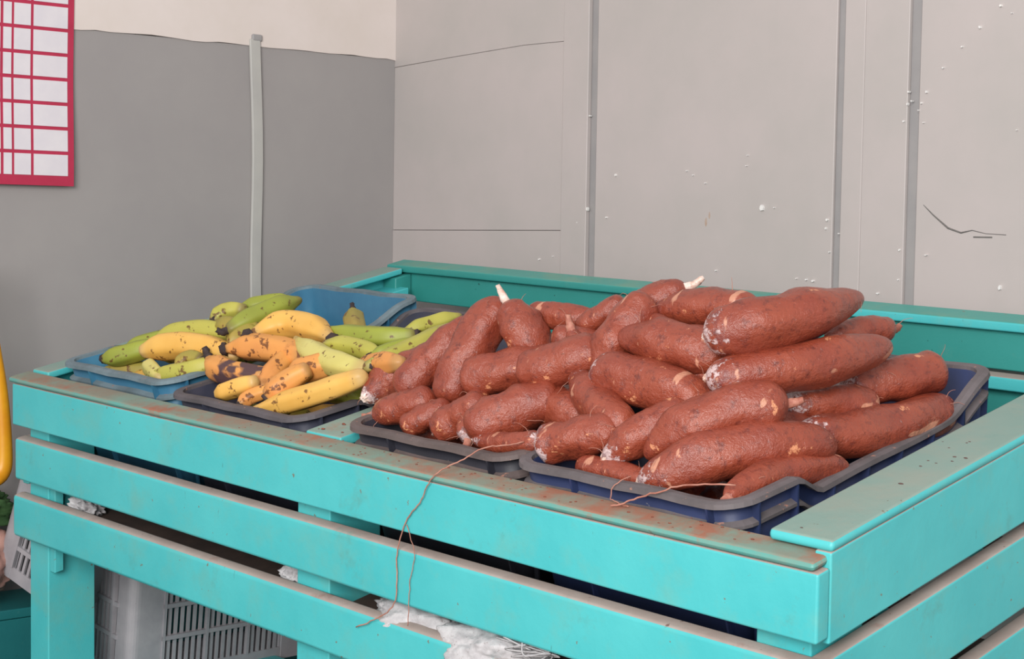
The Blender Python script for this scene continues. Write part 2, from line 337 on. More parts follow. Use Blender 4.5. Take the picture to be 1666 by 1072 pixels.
# ---------------------------------------------------------------- produce crates
def crate_mats(name, body, body2, dusty):
    return (plain_mat(name + '_plastic', body, body2, 0.45, 10, 0.08, speck=(130, 128, 130), speck_t=0.72),
            plain_mat(name + '_scuffed_rim', dusty, tuple(int(c * 0.82) for c in dusty), 0.65, 14, 0.15, speck=(165, 120, 105), speck_t=0.66))
NAVY = crate_mats('navy', (46, 58, 98), (40, 50, 84), (112, 104, 106))
BLUE = crate_mats('blue', (62, 122, 152), (52, 108, 140), (120, 138, 146))
DARK = crate_mats('charcoal', (62, 64, 80), (50, 52, 66), (98, 92, 96))
BLACK = crate_mats('black', (46, 46, 56), (38, 38, 46), (108, 94, 92))
def crate(x0, x1, y0, y1, zb, zhi, mats, label, notch=(0.13, 0.19, 0.52, 0.64), drop=0.032):
    """open stacking crate: raised ends, lowered middle of the long sides, outer flange, ridge and ribs"""
    L = Vector(((x0 + x1) / 2, (y0 + y1) / 2, zb))
    e = empty('produce_crate', B0 + STAND_ROT @ L, STAND_ROT)
    tag(e, label, 'crate', 'stacking crates laid side by side on the stand')
    w = (x1 - x0) / 2; d = (y1 - y0) / 2; H = zhi - zb; R = 0.045
    per = []                                 # perimeter: (x, y, nx, ny)
    def arc(cx, cy, a0):
        for k in range(7):
            a = a0 + math.pi / 2 * k / 6; per.append((cx + R * math.cos(a), cy + R * math.sin(a), math.cos(a), math.sin(a)))
    def side(p, q, nx, ny, k):
        for i in range(1, k): t = i / k; per.append((p[0] + (q[0] - p[0]) * t, p[1] + (q[1] - p[1]) * t, nx, ny))
    arc(w - R, d - R, 0); side((w - R, d), (-w + R, d), 0, 1, 8)
    arc(-w + R, d - R, math.pi / 2); side((-w, d - R), (-w, -d + R), -1, 0, 40)
    arc(-w + R, -d + R, math.pi); side((-w + R, -d), (w - R, -d), 0, -1, 8)
    arc(w - R, -d + R, 1.5 * math.pi); side((w, -d + R), (w, d - R), 1, 0, 40)
    def top(x, y):
        s = y + d; a, b, c, g = notch
        if abs(x) < w - 0.03: k = 0
        elif s < b: k = smooth01((s - a) / (b - a))
        elif s > c: k = 1 - smooth01((s - c) / (g - c))
        else: k = 1
        back = 0.012 * smooth01((s - 0.5) / 0.12)
        return H + back - drop * k + 0.0012 * math.sin(x * 40 + y * 23)
    tw = 0.012; fl = 0.013
    def loft(prof, mat, name, closed=True):
        V = []; F = []; n = len(per); k = None
        for (x, y, nx, ny) in per:
            pr = prof(top(x, y)); k = len(pr)
            for off, z in pr:
                s = z / H; V.append((x + nx * (off - 0.022 * (1 - s)), y + ny * (off - 0.022 * (1 - s)), z))
        for i in range(n):
            j = (i + 1) % n
            for q in range(k if closed else k - 1):
                r = (q + 1) % k; F.append((i * k + q, j * k + q, j * k + r, i * k + r))
        mb = MB(); mb.add(V, F); return mb.build(name, mat, e, bevel=0)
    body = loft(lambda t: [(-tw - 0.004, 0.0), (-0.004, 0.0), (-0.004, t - 0.006), (-tw - 0.004, t - 0.006)], mats[0], 'crate_wall')
    for f in body.data.polygons: f.use_smooth = True
    rim = loft(lambda t: [(-tw, t - 0.008), (-tw, t), (-0.002, t + 0.001), (fl - 0.006, t - 0.001), (fl - 0.004, t - 0.008), (fl - 0.007, t - 0.008), (-0.003, t - 0.006)], mats[1], 'rim')
    loft(lambda t: [(-0.004, t - 0.031), (fl - 0.006, t - 0.036), (fl - 0.006, t - 0.041), (-0.004, t - 0.042)], mats[1], 'ridge')
    for i, (x, y, nx, ny) in enumerate(per):
        if (abs(ny) > 0.99 or abs(nx) > 0.99) and i % 6 == 2 or (i % 7 == 3 and abs(nx) < .99 and abs(ny) < .99):
            mb = MB(); t = top(x, y); tx, ty = -ny, nx; P = []
            for z, o0, o1 in ((0.004, -0.008, 0.004), (t - 0.008, -0.008, 0.008)):
                sh = -0.022 * (1 - z / H)
                for sgn in (-1, 1):
                    for o in (o0, o1): P.append((x + nx * (o + sh) + tx * sgn * 0.0018, y + ny * (o + sh) + ty * sgn * 0.0018, z))
            mb.add(P, [(0, 1, 3, 2), (4, 6, 7, 5), (0, 4, 5, 1), (2, 3, 7, 6), (0, 2, 6, 4), (1, 5, 7, 3)])
            mb.build('rib', mats[0], e)
    mb = MB(); mb.box(-w + 0.03, w - 0.03, -d + 0.03, d - 0.03, 0.0, 0.006); mb.build('crate_floor', mats[0], e)
    return e
ZC = -0.205
crate(-0.612, -0.178, 0.062, 0.722, ZC, 0.036, NAVY, 'navy blue plastic crate under the right end of the cassava pile')
crate(-1.036, -0.622, 0.066, 0.722, ZC, 0.036, BLACK, 'scuffed black plastic crate under the left end of the cassava pile')
crate(-1.610, -1.176, 0.072, 0.722, ZC, 0.022, DARK, 'charcoal plastic crate of plantains next to the divider plank')
crate(-2.055, -1.630, 0.082, 0.752, ZC, 0.036, BLUE, 'light blue plastic crate of plantains nearest the grey left wall', drop=0.02)
# ---------------------------------------------------------------- produce
def root_mat():
    m, nt, p = new_mat('cassava_bark'); N = NT(nt)
    col = N.mix(N.ramp(N.noise(14, 4), 0.3, 0.7), lin((138, 58, 40)), lin((158, 74, 50)))
    col = N.mix(N.ramp(N.noise(70, 5, 0.75, seed=2), 0.52, 0.68), col, lin((112, 46, 34)))
    # peeled skin: pinkish orange flakes, and thin light scratches
    flake_ = N.ramp(N.noise(26, 5, 0.7, seed=6), 0.640, 0.675)
    col = N.mix(N.math('MULTIPLY', flake_, 0.9), col, lin((224, 150, 108)))
    scr = N.ramp(N.noise(55, 2, 0.5, (1, 0.16, 0.5), seed=9), 0.665, 0.70)
    col = N.mix(N.math('MULTIPLY', scr, 0.7), col, lin((222, 160, 130)))
    # white wax and bare flesh at the broken ends
    wax = N.math('MULTIPLY', N.attr('wax'), 1.0)
    wn = N.ramp(N.math('ADD', N.noise(75, 5, 0.75, seed=12), N.math('MULTIPLY', wax, 0.30)), 0.70, 0.76)
    col = N.mix(N.math('MULTIPLY', wn, N.ramp(wax, 0.02, 0.25)), col, lin((214, 186, 184)))
    bru = N.ramp(N.noise(60, 3, 0.6, seed=15), 0.50, 0.62)
    col = N.mix(N.math('MULTIPLY', N.math('MULTIPLY', bru, N.ramp(wax, 0.1, 0.6)), 0.6), col, lin((110, 60, 62)))
    nt.links.new(col, p.inputs['Base Color'])
    p.inputs['Roughness'].default_value = 0.42
    p.inputs['Coat Weight'].default_value = 0.45; p.inputs['Coat Roughness'].default_value = 0.2
    b = N.bump(N.noise(22, 6, 0.7), 0.8, 0.008)
    b = N.bump(N.noise(110, 5, 0.75, (1, 0.5, 1), seed=3), 0.45, 0.003, b)
    b = N.bump(wn, 0.5, 0.002, b)
    nt.links.new(b, p.inputs['Normal']); nt.links.new(b, p.inputs['Coat Normal']); return m
BARK = root_mat()
FLESH = plain_mat('cassava_flesh', (236, 222, 212), (214, 170, 150), 0.35, 60, 0.5, speck=(140, 80, 70), speck_t=0.64)
STALK = plain_mat('cassava_stalk', (198, 138, 118), (160, 90, 74), 0.6, 80, 0.4)
HAIR = plain_mat('root_hair', (164, 104, 88), (190, 136, 118), 0.7, 60, 0)
def spine(P):
    a, m, b = [Vector(p) for p in P]; c = 2 * m - (a + b) / 2
    return lambda t: (1 - t) ** 2 * a + 2 * t * (1 - t) * c + t * t * b
def limb(P, r, prof, nring=34, nseg=24, bumpy=0.0, seed=0, sides=None, twist=0.0):
    """lofted body along a bent spine; prof(t) gives the radius share, t = 0..1; ends are closed"""
    sp = spine(P); V = []; F = []; T = []; u = None
    for i in range(nring + 1):
        t = i / nring; s = 0.5 - 0.5 * math.cos(math.pi * t)        # finer rings at the ends
        p = sp(s); d = (sp(min(1, s + 0.01)) - sp(max(0, s - 0.01))).normalized()
        if u is None: u = (d.cross(Vector((0.13, 0.2, 1)))).normalized()
        u = (u - d * u.dot(d)).normalized(); w = d.cross(u); R = r * prof(s)
        for k in range(nseg):
            a = 2 * math.pi * k / nseg + twist; q = 1.0
            if sides: q = 1 + 0.07 * math.cos(sides * a + seed)
            q += bumpy * noise.noise(Vector((math.cos(a) * 1.1 + seed * 3.1, math.sin(a) * 1.1 + seed, s * 5.0))) * 1.6
            q += bumpy * 0.4 * noise.noise(Vector((math.cos(a) * 3 + seed, math.sin(a) * 3, s * 16 + seed * 2)))
            V.append(p + (u * math.cos(a) + w * math.sin(a)) * R * q); T.append(s)
    for i in range(nring):
        for k in range(nseg):
            F.append((i * nseg + k, i * nseg + (k + 1) % nseg, (i + 1) * nseg + (k + 1) % nseg, (i + 1) * nseg + k))
    n = len(V); V.append(sum((V[k] for k in range(nseg)), Vector()) / nseg); T.append(0.0)
    for k in range(nseg): F.append((n, (k + 1) % nseg, k))
    V.append(sum((V[nring * nseg + k] for k in range(nseg)), Vector()) / nseg); T.append(1.0)
    for k in range(nseg): F.append((n + 1, nring * nseg + k, nring * nseg + (k + 1) % nseg))
    return V, F, T
def root_prof(ta, tb, e=0.0):
    def f(t):
        q = 1.0
        if t < 0.36: q *= ta + (1 - ta) * smooth01(t / 0.36 * 0.5 + 0.5) * 2 - (1 - ta) if ta > 0.6 else ta + (1 - ta) * smooth01(t / 0.4)
        if t > 0.64: q *= tb + (1 - tb) * smooth01((1 - t) / 0.36 * 0.5 + 0.5) * 2 - (1 - tb) if tb > 0.6 else tb + (1 - tb) * smooth01((1 - t) / 0.4)
        ea, eb = 0.13, 0.13                                         # rounded ends
        if t < ea: q *= math.sqrt(max(0.0, 1 - (1 - t / ea) ** 2)) * 0.98 + 0.02
        if t > 1 - eb: q *= math.sqrt(max(0.0, 1 - ((t - 1 + eb) / eb) ** 2)) * 0.98 + 0.02
        return max(q, 0.03)
    return f
def extend(P, r, ka=0.75, kb=0.75):
    """the listed end points are the centres of the rounded ends"""
    a, m, b = [Vector(p) for p in P]; da = (a - m).normalized(); db = (b - m).normalized()
    return [a + da * r * ka, m, b + db * r * kb]
def rootlet(mb, p, d, length, seed, r=0.0006):
    rnd = random.Random(seed); pts = [p]; d = d.normalized()
    for i in range(6):
        d = (d + Vector((rnd.uniform(-.6, .6), rnd.uniform(-.6, .6), rnd.uniform(-.7, .4))) * 0.6).normalized()
        pts.append(pts[-1] + d * length / 6)
    tube(catmull(pts, 3), [r * (1.0 - 0.6 * i / (len(pts) * 3 - 3)) for i in range((len(pts) - 1) * 3 + 1)], 5, mb)
def cassava(idx, P, r, ta, tb, label, white='', stalk='', group='cassava roots piled on the crates', body='root_body'):
    P0 = P
    P = extend([Vector(p) for p in P], r, 0.75, 0.75)
    loc = P[1].copy(); Q = [p - loc for p in P]
    e = empty('cassava_root', B0 + STAND_ROT @ loc, STAND_ROT); tag(e, label, 'cassava', group)
    V, F, T = limb(Q, r, root_prof(ta, tb), bumpy=0.11, seed=idx * 1.37)
    rnd = random.Random(idx * 17 + 3)
    mb = MB(); mb.add(V, F); wx = []
    for t in T:
        w = 0.12
        if 'a' in white: w = max(w, 1.0 - t / 0.22)
        if 'b' in white: w = max(w, 1.0 - (1 - t) / 0.22)
        if 'A' in white: w = max(w, 1.35 - t / 0.22)
        wx.append(max(0.0, w))
    mb.att['wax'] = wx
    mb.build(body, BARK, e, smooth=True, weld=0)
    sp = spine(Q)
    # frayed broken end: a short rough neck with bare flesh
    for end in ('a', 'b'):
        if end in stalk.lower():
            t = 0.0 if end == 'a' else 1.0; p = sp(t); d = (sp(t) - sp(0.08 if end == 'a' else 0.92)).normalized()
            L = 0.020 if end in stalk else 0.032
            rr = 0.0058
            pts = [p - d * 0.008, p + d * L * 0.4, p + d * L + Vector((rnd.uniform(-.004, .004), 0, 0.004))]
            mb = MB(); tube(catmull(pts, 4), [rr * 1.6 - rr * 0.9 * i / 8 for i in range(9)], 9, mb)
            mb.v = [tuple(Vector(v) + Vector((noise.noise(Vector(v) * 300), noise.noise(Vector(v) * 300 + Vector((5, 0, 0))), noise.noise(Vector(v) * 300 + Vector((0, 7, 0))))) * 0.0022) for v in mb.v]
            mb.build('stalk', STALK if end in stalk else FLESH, e, smooth=True)
    for end in ('a', 'b'):
        if end in white or (end == 'a' and 'A' in white):
            t = 0.0 if end == 'a' else 1.0; p = sp(t); d = (sp(t) - sp(0.08 if end == 'a' else 0.92)).normalized()
            u = d.orthogonal().normalized(); w = d.cross(u); mb = MB(); n = 14; V = []; F = []
            big = 0.34 if 'A' in white else 0.26
            for ring, (off, q) in enumerate(((-0.010, 1.15), (-0.003, 0.95), (0.001, 0.6), (0.003, 0.2))):
                for k in range(n):
                    a = 2 * math.pi * k / n; jag = 1 + 0.3 * rnd.uniform(-1, 1) * (ring < 3)
                    V.append(p + (u * math.cos(a) + w * math.sin(a)) * r * big * q * jag + d * (off + rnd.uniform(-.0015, .0015)))
            for i in range(3):
                for k in range(n): F.append((i * n + k, i * n + (k + 1) % n, (i + 1) * n + (k + 1) % n, (i + 1) * n + k))
            F.append(tuple(3 * n + k for k in range(n))); F.append(tuple(range(n - 1, -1, -1)))
            mb.add(V, F); mb.build('cut_end', FLESH, e, smooth=False)
    # thin hairs
    mb = MB(); k = rnd.randint(3, 6)
    for i in range(k):
        t = rnd.choice([rnd.uniform(0.0, 0.12), rnd.uniform(0.9, 1.0), rnd.uniform(0.1, 0.9)]); a = rnd.uniform(0, 6.28)
        d = (sp(min(1, t + .02)) - sp(max(0, t - .02))).normalized(); u = d.orthogonal().normalized(); w = d.cross(u)
        o = (u * math.cos(a) + w * math.sin(a)); p = sp(t) + o * r * root_prof(ta, tb)(t) * 0.9
        rootlet(mb, p, o + d * rnd.uniform(-1, 1), rnd.uniform(0.012, 0.035), idx * 50 + i)
    tag(mb.build('root_hairs', HAIR, e, smooth=True), kind='stuff')
    return e

def plantain_mat(name, c1, c2, c_end, spot=(96, 54, 30), spot_t=0.63, rot=None):
    m, nt, p = new_mat(name); N = NT(nt)
    col = N.mix(N.ramp(N.noise(9, 3), 0.3, 0.7), lin(c1), lin(c2))
    col = N.mix(N.ramp(N.attr('tip'), 0.15, 0.75), col, lin(c_end))
    col = N.mix(N.math('MULTIPLY', N.ramp(N.noise(48, 3, 0.6, (1, 1, 1.0), seed=2), spot_t, spot_t + 0.05), 0.85), col, lin(spot))
    blotch = N.ramp(N.noise(16, 5, 0.7, seed=5), spot_t - 0.03, spot_t + 0.08)
    col = N.mix(N.math('MULTIPLY', blotch, 0.6), col, lin((150, 96, 50)))
    if rot: col = N.mix(N.ramp(N.attr('rot'), 0.22, 0.45), col, lin(rot))
    nt.links.new(col, p.inputs['Base Color']); p.inputs['Roughness'].default_value = 0.5
    nt.links.new(N.bump(N.noise(60, 4), 0.15, 0.002), p.inputs['Normal'])
    p.inputs['Subsurface Weight'].default_value = 0.0
    return m
PM = {'y': plantain_mat('ripe_plantain_skin', (236, 188, 100), (226, 170, 78), (206, 168, 104)),
      'o': plantain_mat('overripe_plantain_skin', (232, 164, 84), (214, 140, 76), (190, 140, 84), spot_t=0.585, rot=(84, 58, 60)),
      'g': plantain_mat('green_plantain_skin', (156, 164, 60), (142, 148, 58), (128, 120, 60), spot_t=0.63),
      'l': plantain_mat('yellow_green_plantain_skin', (190, 182, 84), (172, 168, 72), (150, 136, 76), spot_t=0.60),
      'p': plantain_mat('pale_plantain_skin', (218, 206, 126), (206, 194, 106), (190, 166, 104), spot_t=0.62),
      'v': plantain_mat('olive_plantain_skin', (150, 142, 62), (172, 146, 66), (110, 92, 48), spot_t=0.60)}
TIPM = plain_mat('dried_black_tip', (46, 36, 38), (70, 54, 50), 0.75, 90, 0.6)
def plantain(idx, P, r, ta, tb, kind, label, tips='', stem='', rot=False, group=''):
    P = extend([Vector(p) for p in P], r, 0.6, 0.6); loc = P[1].copy(); Q = [p - loc for p in P]
    e = empty('plantain', B0 + STAND_ROT @ loc, STAND_ROT); tag(e, label, 'plantain', group)
    def prof(t):
        q = 1.0
        if t < 0.34: q *= 0.30 + 0.70 * smooth01(t / 0.34) if ta < 0.6 else ta * 0.8 + (1 - ta * 0.8) * smooth01(t / 0.3)
        if t > 0.70: q *= 0.34 + 0.66 * smooth01((1 - t) / 0.30) if tb < 0.8 else tb * 0.8 + (1 - tb * 0.8) * smooth01((1 - t) / 0.3)
        for s in (t, 1 - t):
            if s < 0.06: q *= math.sqrt(max(0.02, 1 - (1 - s / 0.06) ** 2))
        return max(q, 0.06)
    V, F, T = limb(Q, r, prof, nring=30, nseg=20, bumpy=0.04, seed=idx * 2.1, sides=5)
    mb = MB(); mb.add(V, F); tipv = []; rotv = []
    for v, t in zip(V, T):
        w = 0.0
        if t < 0.16: w = max(w, 1 - t / 0.16)
        if t > 0.86: w = max(w, (t - 0.86) / 0.14)
        tipv.append(w); rotv.append((smooth01((t - 0.35) / 0.25) * (0.5 + 0.9 * noise.noise(v * 60)) + (0.25 if v.z < 0 else 0)) if rot else 0.0)
    mb.att['tip'] = tipv; mb.att['rot'] = rotv
    mb.build('skin', PM[kind], e, smooth=True, weld=0)
    sp = spine(Q)
    for end in ('a', 'b'):
        if end in tips or end in stem:
            t0 = 0.0 if end == 'a' else 1.0; t1 = 0.06 if end == 'a' else 0.94
            p = sp(t0); d = (sp(t0) - sp(t1)).normalized(); long_ = end in stem
            L = 0.026 if long_ else 0.007; rr = r * (0.30 if long_ else 0.36)
            up = Vector((0, -0.15, 0.9)) if long_ else Vector((0, 0, 0))
            pts = [p - d * 0.008, p + d * L * 0.35 + up * L * 0.15, p + d * L * 0.7 + up * L * 0.5]
            mb = MB(); c = catmull(pts, 4); tube(c, [rr * (1.25 - 0.5 * i / len(c)) if long_ else rr * (1.5 - 0.6 * i / len(c)) for i in range(len(c))], 7, mb)
            mb.v = [tuple(Vector(v) + Vector((noise.noise(Vector(v) * 200), noise.noise(Vector(v) * 200 + Vector((5, 0, 0))), noise.noise(Vector(v) * 200 + Vector((0, 7, 0))))) * 0.0035) for v in mb.v]
            mb.build('stem' if long_ else 'dried_tip', TIPM, e, smooth=True)
    return e
CAS=[
(1,[(-1.1108, 0.2019, 0.0461), (-1.0999, 0.2506, 0.0614), (-1.0361, 0.2818, 0.0897)],0.0379,0.45,0.8),
(2,[(-1.0, 0.1947, 0.0737), (-0.9903, 0.2558, 0.1106), (-0.9403, 0.2905, 0.1487)],0.0356,0.7,0.7),
(3,[(-0.8979, 0.205, 0.075), (-0.8954, 0.2504, 0.1283), (-0.8767, 0.3021, 0.1843)],0.0393,0.75,0.7),
(4,[(-1.0191, 0.1392, 0.0349), (-0.9854, 0.1545, 0.0436), (-0.9406, 0.1745, 0.0567)],0.028,0.55,0.9),
(5,[(-0.7921, 0.2984, 0.1431), (-0.8017, 0.2938, 0.1637), (-0.8197, 0.2948, 0.1865)],0.0375,0.85,0.6),
(6,[(-0.8188, 0.342, 0.1769), (-0.7684, 0.3551, 0.1746), (-0.7194, 0.3676, 0.1682)],0.0229,0.9,0.7),
(7,[(-0.8448, 0.2136, 0.1004), (-0.8024, 0.2385, 0.1047), (-0.7427, 0.2759, 0.1179)],0.0361,0.8,0.85),
(8,[(-0.7201, 0.2302, 0.1224), (-0.6715, 0.2498, 0.1326), (-0.6349, 0.2759, 0.1478)],0.036,0.8,0.7),
(81,[(-0.6858, 0.2955, 0.1645), (-0.6802, 0.2947, 0.1507), (-0.6709, 0.2962, 0.1304)],0.0165,0.5,0.9),
(82,[(-0.7236, 0.3058, 0.152), (-0.6986, 0.323, 0.1456), (-0.6554, 0.3349, 0.1362)],0.0257,0.8,0.8),
(83,[(-0.4047, 0.2871, 0.1023), (-0.383, 0.2899, 0.1022), (-0.3598, 0.2974, 0.1)],0.0224,0.8,0.8),
(9,[(-0.7498, 0.1319, 0.0534), (-0.7197, 0.1672, 0.0656), (-0.6874, 0.2141, 0.0767)],0.0391,0.7,0.9),
(10,[(-0.7169, 0.2229, 0.0642), (-0.6666, 0.2199, 0.0673), (-0.6104, 0.2171, 0.0569)],0.0359,0.8,0.8),
(11,[(-0.6187, 0.2347, 0.1119), (-0.5565, 0.2042, 0.0928), (-0.483, 0.1754, 0.0765)],0.0326,0.5,0.8),
(12,[(-0.5816, 0.1204, 0.048), (-0.5454, 0.1363, 0.0572), (-0.4929, 0.1548, 0.0687)],0.0319,0.85,0.8),
(13,[(-0.8571, 0.1389, 0.0314), (-0.8335, 0.1522, 0.0467), (-0.7954, 0.1626, 0.0676)],0.0291,0.8,0.8),
(14,[(-0.9273, 0.1251, 0.0292), (-0.9118, 0.1438, 0.0388), (-0.8837, 0.1628, 0.0499)],0.0228,0.8,0.8),
(15,[(-0.7813, 0.1302, 0.0339), (-0.7969, 0.1568, 0.0501), (-0.826, 0.1978, 0.0685)],0.0234,0.8,0.8),
(16,[(-0.6192, 0.119, 0.05), (-0.6641, 0.1161, 0.0374), (-0.7354, 0.109, 0.0365)],0.0191,0.7,0.6),
(17,[(-0.5906, 0.2621, 0.1398), (-0.5853, 0.2991, 0.174), (-0.5719, 0.3389, 0.2054)],0.0354,0.35,0.9),
(18,[(-0.7097, 0.3453, 0.1662), (-0.6828, 0.3566, 0.1815), (-0.6556, 0.375, 0.2)],0.019,0.7,0.9),
(19,[(-0.6178, 0.3706, 0.1969), (-0.5856, 0.3889, 0.2093), (-0.5554, 0.4089, 0.221)],0.0252,0.7,0.7),
(20,[(-0.5453, 0.3714, 0.1995), (-0.4822, 0.3809, 0.2073), (-0.3973, 0.3902, 0.2118)],0.0287,0.6,0.9),
(21,[(-0.3585, 0.289, 0.2024), (-0.2995, 0.3536, 0.21), (-0.281, 0.4866, 0.2069)],0.0421,0.8,0.45),
(22,[(-0.3043, 0.4832, 0.1493), (-0.2947, 0.5339, 0.1449), (-0.2873, 0.5888, 0.1354)],0.0232,0.8,0.8),
(23,[(-0.5404, 0.2846, 0.175), (-0.474, 0.2992, 0.1677), (-0.4023, 0.3078, 0.1628)],0.0397,0.45,0.85),
(24,[(-0.5812, 0.3562, 0.1932), (-0.5425, 0.3373, 0.1912), (-0.5113, 0.3303, 0.1857)],0.0139,0.6,0.8),
(25,[(-0.5564, 0.2375, 0.1262), (-0.4839, 0.2457, 0.1194), (-0.3956, 0.248, 0.105)],0.0405,0.8,0.7),
(26,[(-0.3438, 0.2595, 0.144), (-0.2745, 0.3484, 0.1413), (-0.2433, 0.5031, 0.1305)],0.0371,0.8,0.6),
(27,[(-0.4492, 0.3004, 0.1277), (-0.4204, 0.3099, 0.1282), (-0.3878, 0.3294, 0.1313)],0.0299,0.8,0.8),
(28,[(-0.2961, 0.5127, 0.0649), (-0.267, 0.5664, 0.0612), (-0.2438, 0.634, 0.0581)],0.0372,0.85,0.85),
(29,[(-0.3096, 0.3675, 0.0714), (-0.2855, 0.4215, 0.0607), (-0.262, 0.4821, 0.044)],0.0309,0.6,0.9),
(30,[(-0.256, 0.3371, 0.0434), (-0.2243, 0.456, 0.0155), (-0.2143, 0.6167, 0.0056)],0.0371,0.7,0.8),
(31,[(-0.3857, 0.1572, 0.0593), (-0.3347, 0.2021, 0.096), (-0.2709, 0.265, 0.1044)],0.0392,0.45,0.85),
(32,[(-0.3628, 0.1157, 0.029), (-0.286, 0.1924, 0.0565), (-0.224, 0.3104, 0.0353)],0.0387,0.6,0.7),
(33,[(-0.4566, 0.1312, 0.0474), (-0.4315, 0.1659, 0.072), (-0.395, 0.2097, 0.0895)],0.03,0.5,0.9),
(34,[(-0.2162, 0.1086, 0.0283), (-0.2219, 0.2118, 0.026), (-0.2001, 0.3251, -0.0005)],0.025,0.6,0.8),
(35,[(-0.5082, 0.1128, 0.026), (-0.4551, 0.1164, 0.0235), (-0.3945, 0.1164, 0.0199)],0.0191,0.7,0.8),
(36,[(-0.3128, 0.2776, 0.0688), (-0.3003, 0.3331, 0.0538), (-0.2798, 0.3925, 0.0192)],0.0222,0.8,0.8),
]
PLA=[
(1,[(-1.5473, 0.2518, 0.0966), (-1.5228, 0.3308, 0.1002), (-1.3688, 0.3022, 0.0915)],0.0292,0.35,0.6),
(2,[(-1.58, 0.209, 0.0754), (-1.5105, 0.2442, 0.0755), (-1.3985, 0.2581, 0.0655)],0.0274,0.4,0.9),
(3,[(-1.4462, 0.2815, 0.0895), (-1.2996, 0.2372, 0.0753), (-1.1638, 0.2214, 0.0764)],0.0249,0.4,0.85),
(4,[(-1.3633, 0.1057, 0.0072), (-1.2497, 0.1485, 0.0341), (-1.1378, 0.1939, 0.0706)],0.0216,0.45,1.0),
(5,[(-1.3403, 0.1325, 0.0337), (-1.3257, 0.1531, 0.0476), (-1.2969, 0.1828, 0.0665)],0.0219,0.75,0.9),
(6,[(-1.3502, 0.2043, 0.0559), (-1.3186, 0.2125, 0.0619), (-1.273, 0.2381, 0.0719)],0.0247,0.7,0.9),
(7,[(-1.608, 0.1802, 0.0585), (-1.5338, 0.1657, 0.0438), (-1.4334, 0.1833, 0.0426)],0.0258,0.4,0.9),
(8,[(-1.4827, 0.1099, 0.023), (-1.4516, 0.1221, 0.033), (-1.408, 0.14, 0.0453)],0.0185,0.6,0.9),
(9,[(-1.8396, 0.1692, 0.0547), (-1.7525, 0.2102, 0.0658), (-1.5953, 0.2219, 0.0575)],0.0287,0.6,0.8),
(10,[(-1.8499, 0.2068, 0.0599), (-1.7979, 0.2572, 0.0786), (-1.6721, 0.2877, 0.0717)],0.0248,0.6,0.8),
(11,[(-1.969, 0.1487, 0.0334), (-1.9311, 0.1715, 0.0394), (-1.881, 0.2124, 0.0526)],0.0221,0.6,0.9),
(12,[(-1.9575, 0.1869, 0.038), (-1.9249, 0.2315, 0.0515), (-1.8343, 0.2773, 0.0619)],0.0209,0.5,0.9),
(13,[(-1.828, 0.161, 0.034), (-1.7833, 0.1442, 0.0274), (-1.7197, 0.1245, 0.0229)],0.0172,0.5,0.9),
(14,[(-1.7534, 0.1281, 0.0246), (-1.6761, 0.1548, 0.0336), (-1.6259, 0.1912, 0.0472)],0.0196,0.6,0.8),
(15,[(-1.6866, 0.1508, 0.0388), (-1.6924, 0.1747, 0.0511), (-1.6591, 0.1844, 0.052)],0.0168,0.5,0.9),
(16,[(-1.6376, 0.2589, 0.0994), (-1.6291, 0.3355, 0.1133), (-1.6324, 0.4212, 0.1183)],0.0243,0.7,0.6),
(17,[(-1.7543, 0.2975, 0.099), (-1.7558, 0.3223, 0.1088), (-1.7185, 0.3382, 0.1119)],0.0189,0.6,0.9),
(18,[(-1.739, 0.286, 0.0926), (-1.6682, 0.2884, 0.089), (-1.5842, 0.2823, 0.0814)],0.0229,0.5,0.9),
(19,[(-1.7404, 0.3573, 0.108), (-1.7049, 0.3972, 0.1131), (-1.656, 0.4307, 0.1114)],0.019,0.6,0.7),
(20,[(-1.4283, 0.3464, 0.092), (-1.3123, 0.3547, 0.088), (-1.2408, 0.4008, 0.0864)],0.0214,0.6,0.8),
(21,[(-1.2797, 0.421, 0.0862), (-1.2695, 0.4764, 0.0879), (-1.2549, 0.5356, 0.0893)],0.0163,0.5,0.6),
(22,[(-1.357, 0.283, 0.0853), (-1.2794, 0.2974, 0.0843), (-1.1769, 0.2803, 0.0765)],0.0184,0.6,0.7),
(23,[(-1.1474, 0.221, 0.0829), (-1.128, 0.3096, 0.0937), (-1.1752, 0.4722, 0.0985)],0.0204,0.7,0.6),
(24,[(-1.5113, 0.4743, 0.091), (-1.4474, 0.4261, 0.0864), (-1.3761, 0.3764, 0.0802)],0.021,0.4,1.0),
(25,[(-1.6136, 0.2322, 0.0697), (-1.6204, 0.2658, 0.0862), (-1.6132, 0.297, 0.0918)],0.0183,0.5,0.9),
(26,[(-1.1972, 0.2732, 0.0846), (-1.1806, 0.3004, 0.0885), (-1.1737, 0.363, 0.0905)],0.0154,0.5,0.8),
(27,[(-1.2169, 0.2608, 0.0597), (-1.1535, 0.2426, 0.0787), (-1.0582, 0.2226, 0.0989)],0.0215,0.8,0.8),
(28,[(-1.4116, 0.1582, 0.03), (-1.4343, 0.2225, 0.0528), (-1.4454, 0.2535, 0.0557)],0.0228,0.7,0.8),
(29,[(-1.4045, 0.1075, 0.0148), (-1.4005, 0.1274, 0.0218), (-1.3688, 0.1496, 0.0314)],0.0144,0.6,0.8),
]
